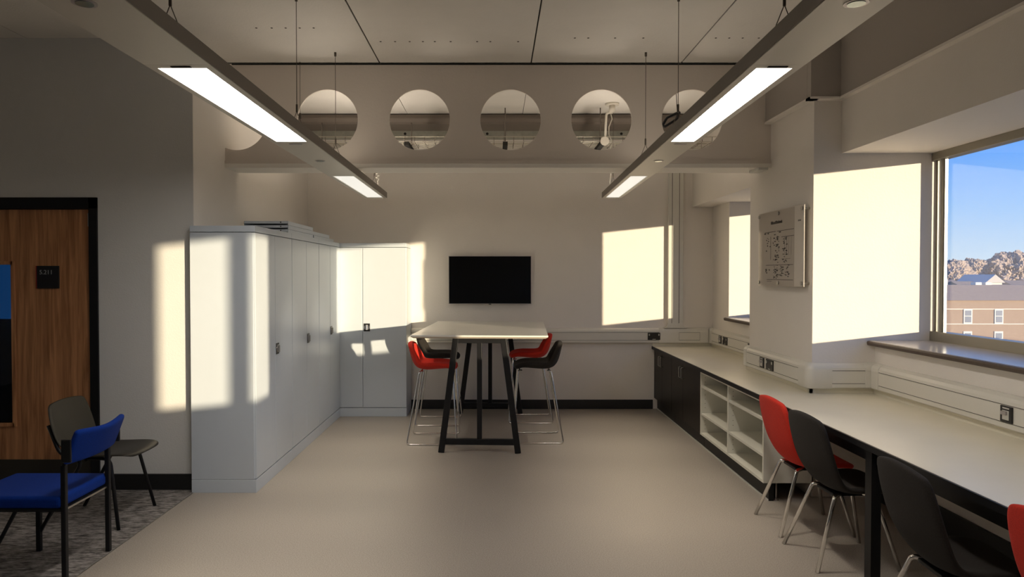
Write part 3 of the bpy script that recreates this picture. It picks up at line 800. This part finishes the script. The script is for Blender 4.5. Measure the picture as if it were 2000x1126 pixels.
luminaire('long suspended linear light on the window side', 1.094, 1.247, .207, .205)
# power cords at the far ends
for x, lab in ((-1.262, 'short white power cord hanging behind the door-side linear light'), (1.222, 'long white power cord down to the window-side linear light')):
    top = 3.36 if x > 0 else 2.72
    pts = [(x, 7.46, top)]; n = 9
    for k in range(1, n): pts.append((x+.022*math.sin(k*1.9), 7.46, top+(2.62-top)*k/n))
    pts += [(x, 7.46, 2.62), (x+.006, 7.46, 2.56)]
    if x < 0: pts = [(x, 7.46, 3.37)] + pts
    bm = B(); tube(bm, pts, .006, 6); o = obj('white_flex', bm, 'white_cord'); tag(o, lab, 'cord')
st_ = thing('cable_strap', 'black looped strap hanging inside the hole behind the window-side light', 'strap', (1.55, 6.2, 2.99))
bm = B(); tube(bm, fillet([(-.07,0,-.05), (-.03,0,.02), (.08,0,.07), (.06,0,.01), (-.05,0,-.06), (-.07,0,-.05)], .01), .012, 6); obj('loop', bm, 'black', st_)
bm = B(); tube(bm, [(.06,0,.06), (.04,0,.39)], .003, 5); obj('hanging_wire', bm, 'black', st_)
# stray wire by the first hole
bm = B(); tube(bm, [(-1.62, 5.80, H), (-1.622, 5.80, 2.95)], .002, 5); w_ = obj('hanging_wire', bm, 'cable'); tag(w_, 'thin loose wire hanging down the beam beside a round hole', 'wire')
bx('end_clip', 'cable', (-1.630, -1.612, 5.794, 5.808, 2.91, 2.955), w_)

# ------------------------------------------------------------------ framed chart on the column
ch = thing('wall_chart', 'clear acrylic wall chart of fine print on steel standoffs on the column', 'chart', (2.30, 5.515, 1.83))
bx('acrylic_front', 'acrylic', (-.056, -.052, -.435, .435, -.303, .303), ch)
bx('backing_sheet', 'paper', (-.051, -.046, -.432, .432, -.300, .300), ch)
bx('pale_margin', mat('chart_margin', (.84, .81, .75), .55), (-.0516, -.0509, -.432, -.27, -.300, .300), ch, label='paler strip down the near side of the chart')
bm = B()
rnd = random.Random(3)
def ink(y0, y1, z0, z1): box(bm, -.0519, -.0512, min(y0, y1), max(y0, y1), z0, z1)
y = .18
while y > -.04:                       # title
    w = rnd.uniform(.008, .018); ink(y, y-w, .196, .196+rnd.choice((.018, .018, .024))); y -= w+.003
for a, b in ((.31, .08), (.06, -.26)): ink(a, b, .134, .138)
for a, b in ((.32, .28), (.25, .22), (.02, -.02)): ink(a, b, .122, .131)
ink(.187, .182, -.09, .10)
ink(-.03, -.26, .084, .088)
for yy in (-.09, -.13, -.17, -.21): ink(yy, yy-.0015, -.06, .08)
ink(.28, -.25, -.136, -.132); ink(.26, -.25, -.253, -.249); ink(-.03, -.20, -.088, -.086)
for (ya, yb, za, zb_, n) in ((.30, .20, -.06, .09, 9), (.14, .02, -.12, .11, 46), (-.04, -.12, -.12, .075, 26), (.30, .20, -.21, -.145, 9), (.13, .05, -.245, -.14, 26), (.02, -.06, -.23, -.14, 18), (-.08, -.16, -.23, -.14, 12)):
    for k in range(n):
        yy = rnd.uniform(yb, ya); zz = rnd.uniform(za, zb_); ink(yy, yy-rnd.uniform(.010, .032), zz, zz+rnd.uniform(.005, .009))
ink(.26, .16, -.266, -.263)
y = -.33
for k in range(4): ink(y, y-.009, .185, .197); y -= .013
p_ = obj('fine_print', bm, 'ink', ch, kind='stuff')
for yy in (-.405, 0.02, .42):
    for zz in (-.275, .275):
        bm = B(); disc(bm, (-.062, yy, zz), (1,0,0), .014, .007, 18); disc(bm, (-.046, yy, zz), (1,0,0), .009, .046, 14); obj('standoff', bm, 'steel', ch)

# ------------------------------------------------------------------ blue chair
bc = thing('blue_chair', 'blue fabric chair with black tube frame standing on the carpet edge', 'chair', (-2.26, 3.85, 0), 0)
bm = B()
# seat cushion (rounded slab)
box(bm, -.56, -.012, -.235, .222, .392, .458); o = obj('seat', bm, 'blue', bc, bevel=.022, seg=4)
bx('seat_rail', 'black', (-.50, -.008, -.228, .215, .376, .391), bc)
bx('seat_trim', 'steel', (-.50, -.006, .2151, .2175, .378, .388), bc)
bx('seat_trim', 'steel', (-.006, -.0035, -.222, .21, .378, .388), bc, label='bright metal trim on the seat edge')
for y in (-.215, .195):
    bm = B(); bar(bm, (-.005, y, 0), (-.005, y, .62), .026, .026); bar(bm, (-.005, y, .61), (.045, y, .72), .024, .018); obj('leg', bm, 'black', bc, bevel=.004)
    bm = B(); bar(bm, (-.41, y, 0), (-.41, y, .385), .026, .026); obj('leg', bm, 'black', bc, bevel=.004)
    bm = B(); bar(bm, (-.40, y, .12), (-.26, y, .38), .012, .016); obj('brace', bm, 'black', bc)
rows = []
bm = B(); V = []
for i in range(7):
    t = i/6; z = .625+.175*t; r = []
    for k in range(13):
        u = -1+2*k/12
        r.append(bm.verts.new((.005+.07*t + .035*(1-u*u) , -.01+u*.232, z + .012*math.cos(u*PI)*(-1)*t*.6)))
    V.append(r)
for a, b in zip(V, V[1:]):
    for k in range(12): bm.faces.new((a[k], a[k+1], b[k+1], b[k]))
o = obj('backrest', bm, 'blue', bc); solid(o, .035)
for y in (-.243, .225):
    bx('back_cap', 'black_plastic', (.0, .052, y-.006, y+.006, .64, .76), bc, bevel=.004)

# ------------------------------------------------------------------ brown plastic chair
pc = thing('plastic_chair', 'dark brown plastic chair with black tube legs by the oak door', 'chair', (-2.60, 4.61, 0), 0)
rows = [(-.262, .800, .16, .01, -.012), (-.262, .785, .20, .012, -.004), (-.246, .70, .222, .02, 0), (-.222, .60, .228, .026, 0), (-.200, .53, .215, .03, .0), (-.190, .508, .18, .03, 0)]
o = obj('backrest', shell(rows), 'brown_plastic', pc); solid(o, .012)
rows = [(-.155, .478, .19, .0, .012), (-.14, .464, .215, 0, .012), (-.05, .452, .228, 0, .014), (.08, .456, .232, 0, .012), (.20, .470, .225, 0, .004), (.27, .468, .205, -.008, -.004), (.30, .455, .16, -.02, -.004)]
o = obj('seat', shell(rows), 'brown_plastic', pc); solid(o, .013)
for sy in (-1, 1):
    bm = B(); tube(bm, fillet([(-.16, sy*.15, .44), (.13, sy*.17, .44), (.215, sy*.235, 0)], .05), .0115, 10); obj('leg', bm, 'black', pc)
    bm = B(); tube(bm, fillet([(-.244, sy*.20, .66), (-.17, sy*.20, .47), (-.03, sy*.19, .435), (-.28, sy*.235, 0)], .06), .0115, 10); obj('leg', bm, 'black', pc)
bm = B(); tube(bm, [(-.02, -.18, .435), (-.02, .18, .435)], .01, 8); obj('seat_tube', bm, 'black', pc)

# ------------------------------------------------------------------ the view outside
GZ = -12.0
bx('ground', 'ground', (8, 420, -60, 420, GZ-1, GZ), kind=ST)
bb = thing('brick_building', 'long brick building with white sash windows across the street', 'building', (0, 0, 0))
bx('wall', 'brick', (40, 112, 100, 112, GZ, -2.0), bb)
bm = B(); prism_pts = [(0, -2.0), (12, -2.0), (7.5, .15), (4.5, .15)]
vs0 = [bm.verts.new((39.5, 100-.3+p[0], p[1])) for p in prism_pts]; vs1 = [bm.verts.new((112.5, 100-.3+p[0], p[1])) for p in prism_pts]
bm.faces.new(vs0); bm.faces.new(vs1[::-1])
for k in range(4): bm.faces.new((vs0[k], vs0[(k+1)%4], vs1[(k+1)%4], vs1[k]))
obj('roof', bm, 'roof', bb)
for z in (-5.4, -3.25): bx('string_course', 'stone', (40, 112, 99.93, 100, z-.05, z+.05), bb)
win_m = None
for row, z in enumerate((-5.25, -8.5)):
    for k in range(15):
        x = 45.6+4.45*k
        f = bx('sash_window', 'stone', (x-.62, x+.62, 99.9, 100.02, z-.1, z+2.05), bb)
        bx('pane', 'win_glass', (x-.45, x+.45, 99.88, 99.9, z+.08, z+.95), f)
        bx('pane', 'win_glass', (x-.45, x+.45, 99.88, 99.9, z+1.05, z+1.80), f)
for x in (45, 52, 60, 65.9, 67.4, 72.5, 74, 82, 90, 98):
    bx('chimney', 'stone', (x-.45, x+.45, 104.5, 105.6, -.6, 1.0 if x in (65.9, 67.4) else .55), bb)
hz = thing('gabled_house', 'pale gabled house rising behind the brick building', 'building', (0,0,0))
bx('wall', 'stone', (90.1, 93.1, 128, 136, GZ, .35), hz)
bm = B(); g0 = [bm.verts.new(p) for p in ((89.8, 127.6, .25), (93.4, 127.6, .25), (91.6, 127.6, 1.75))]; g1 = [bm.verts.new(p) for p in ((89.8, 136, .25), (93.4, 136, .25), (91.6, 136, 1.75))]
bm.faces.new(g0); bm.faces.new(g1[::-1])
for k in range(3): bm.faces.new((g0[k], g0[(k+1)%3], g1[(k+1)%3], g1[k]))
obj('roof', bm, mat('pale_roof', (.55, .52, .50), .8), hz)
hx = [(85, 124, .5), (101.5, 134, .6), (108, 138, .9), (92, 140, .7), (98.5, 142, .9)]
for i, (x, y, z) in enumerate(hx):
    lab = ['small terrace house below the tree line behind the brick roof', 'small terrace house past the gabled house', 'terrace house at the window edge below the trees', 'terrace house near the window jamb below the trees', 'taller terrace house behind the gabled house'][i]
    h_ = thing('terrace_house', lab, 'building', (0,0,0), 0, 'small houses behind the brick building')
    bx('wall', 'stone', (x-1.8, x+1.8, y, y+6, GZ, z-1.0), h_)
    bm = B(); g0 = [bm.verts.new(p) for p in ((x-2, y-.2, z-1.0), (x+2, y-.2, z-1.0), (x+2, y+6, z-1.0), (x-2, y+6, z-1.0), (x-2, y+3, z), (x+2, y+3, z))]
    for f in ((0,1,5,4), (3,4,5,2), (0,4,3), (1,2,5), (0,3,2,1)): bm.faces.new([g0[i_] for i_ in f])
    obj('roof', bm, 'roof', h_)
def tree(x, y, r, top, seed, label):
    t = thing('tree', label, 'tree', (x, y, GZ), 0, 'bare trees on the horizon')
    rr = random.Random(seed); bm = B(); hc = top-GZ-r
    bmesh.ops.create_icosphere(bm, subdivisions=6, radius=1.0)
    off = Vector((seed*7.3, seed*3.1, seed))
    for v in bm.verts:
        d_ = v.co.normalized()
        k = .86 + .16*noise.noise(d_*1.8+off) + .10*noise.noise(d_*6+off) + .07*noise.noise(d_*17+off) + .06*noise.noise(d_*38+off)
        v.co = Vector((d_.x*r*k*1.05, d_.y*r*k*.8, hc + d_.z*r*k*(1 if d_.z > 0 else .8)))
    o = obj('crown', bm, 'tree', t)
    bm = B(); tube(bm, [(0,0,0), (.2,0,hc*.6), (.1,.2,hc)], .6, 8, .2); obj('trunk', bm, 'trunk', t)
tl = ['broad bare tree at the window jamb', 'bare tree second along the horizon', 'low bare tree in the dip of the tree line', 'tall rounded bare tree beyond the gabled house', 'bare tree at the picture edge', 'bare tree further along the horizon', 'bare tree farthest along the tree line']
for i, (x, r, top) in enumerate(((104, 6.8, 6.0), (109.5, 6.5, 5.8), (114, 7, 5.3), (119.5, 7.5, 7.6), (128, 7.5, 6.0), (97, 7.5, 6.2), (135, 8, 6.4))):
    tree(x*(1+(.16*(i%3))), 160*(1+.16*(i%3)), r, top*(1+.16*(i%3)), i+5, tl[i] + ' seen through the big window')
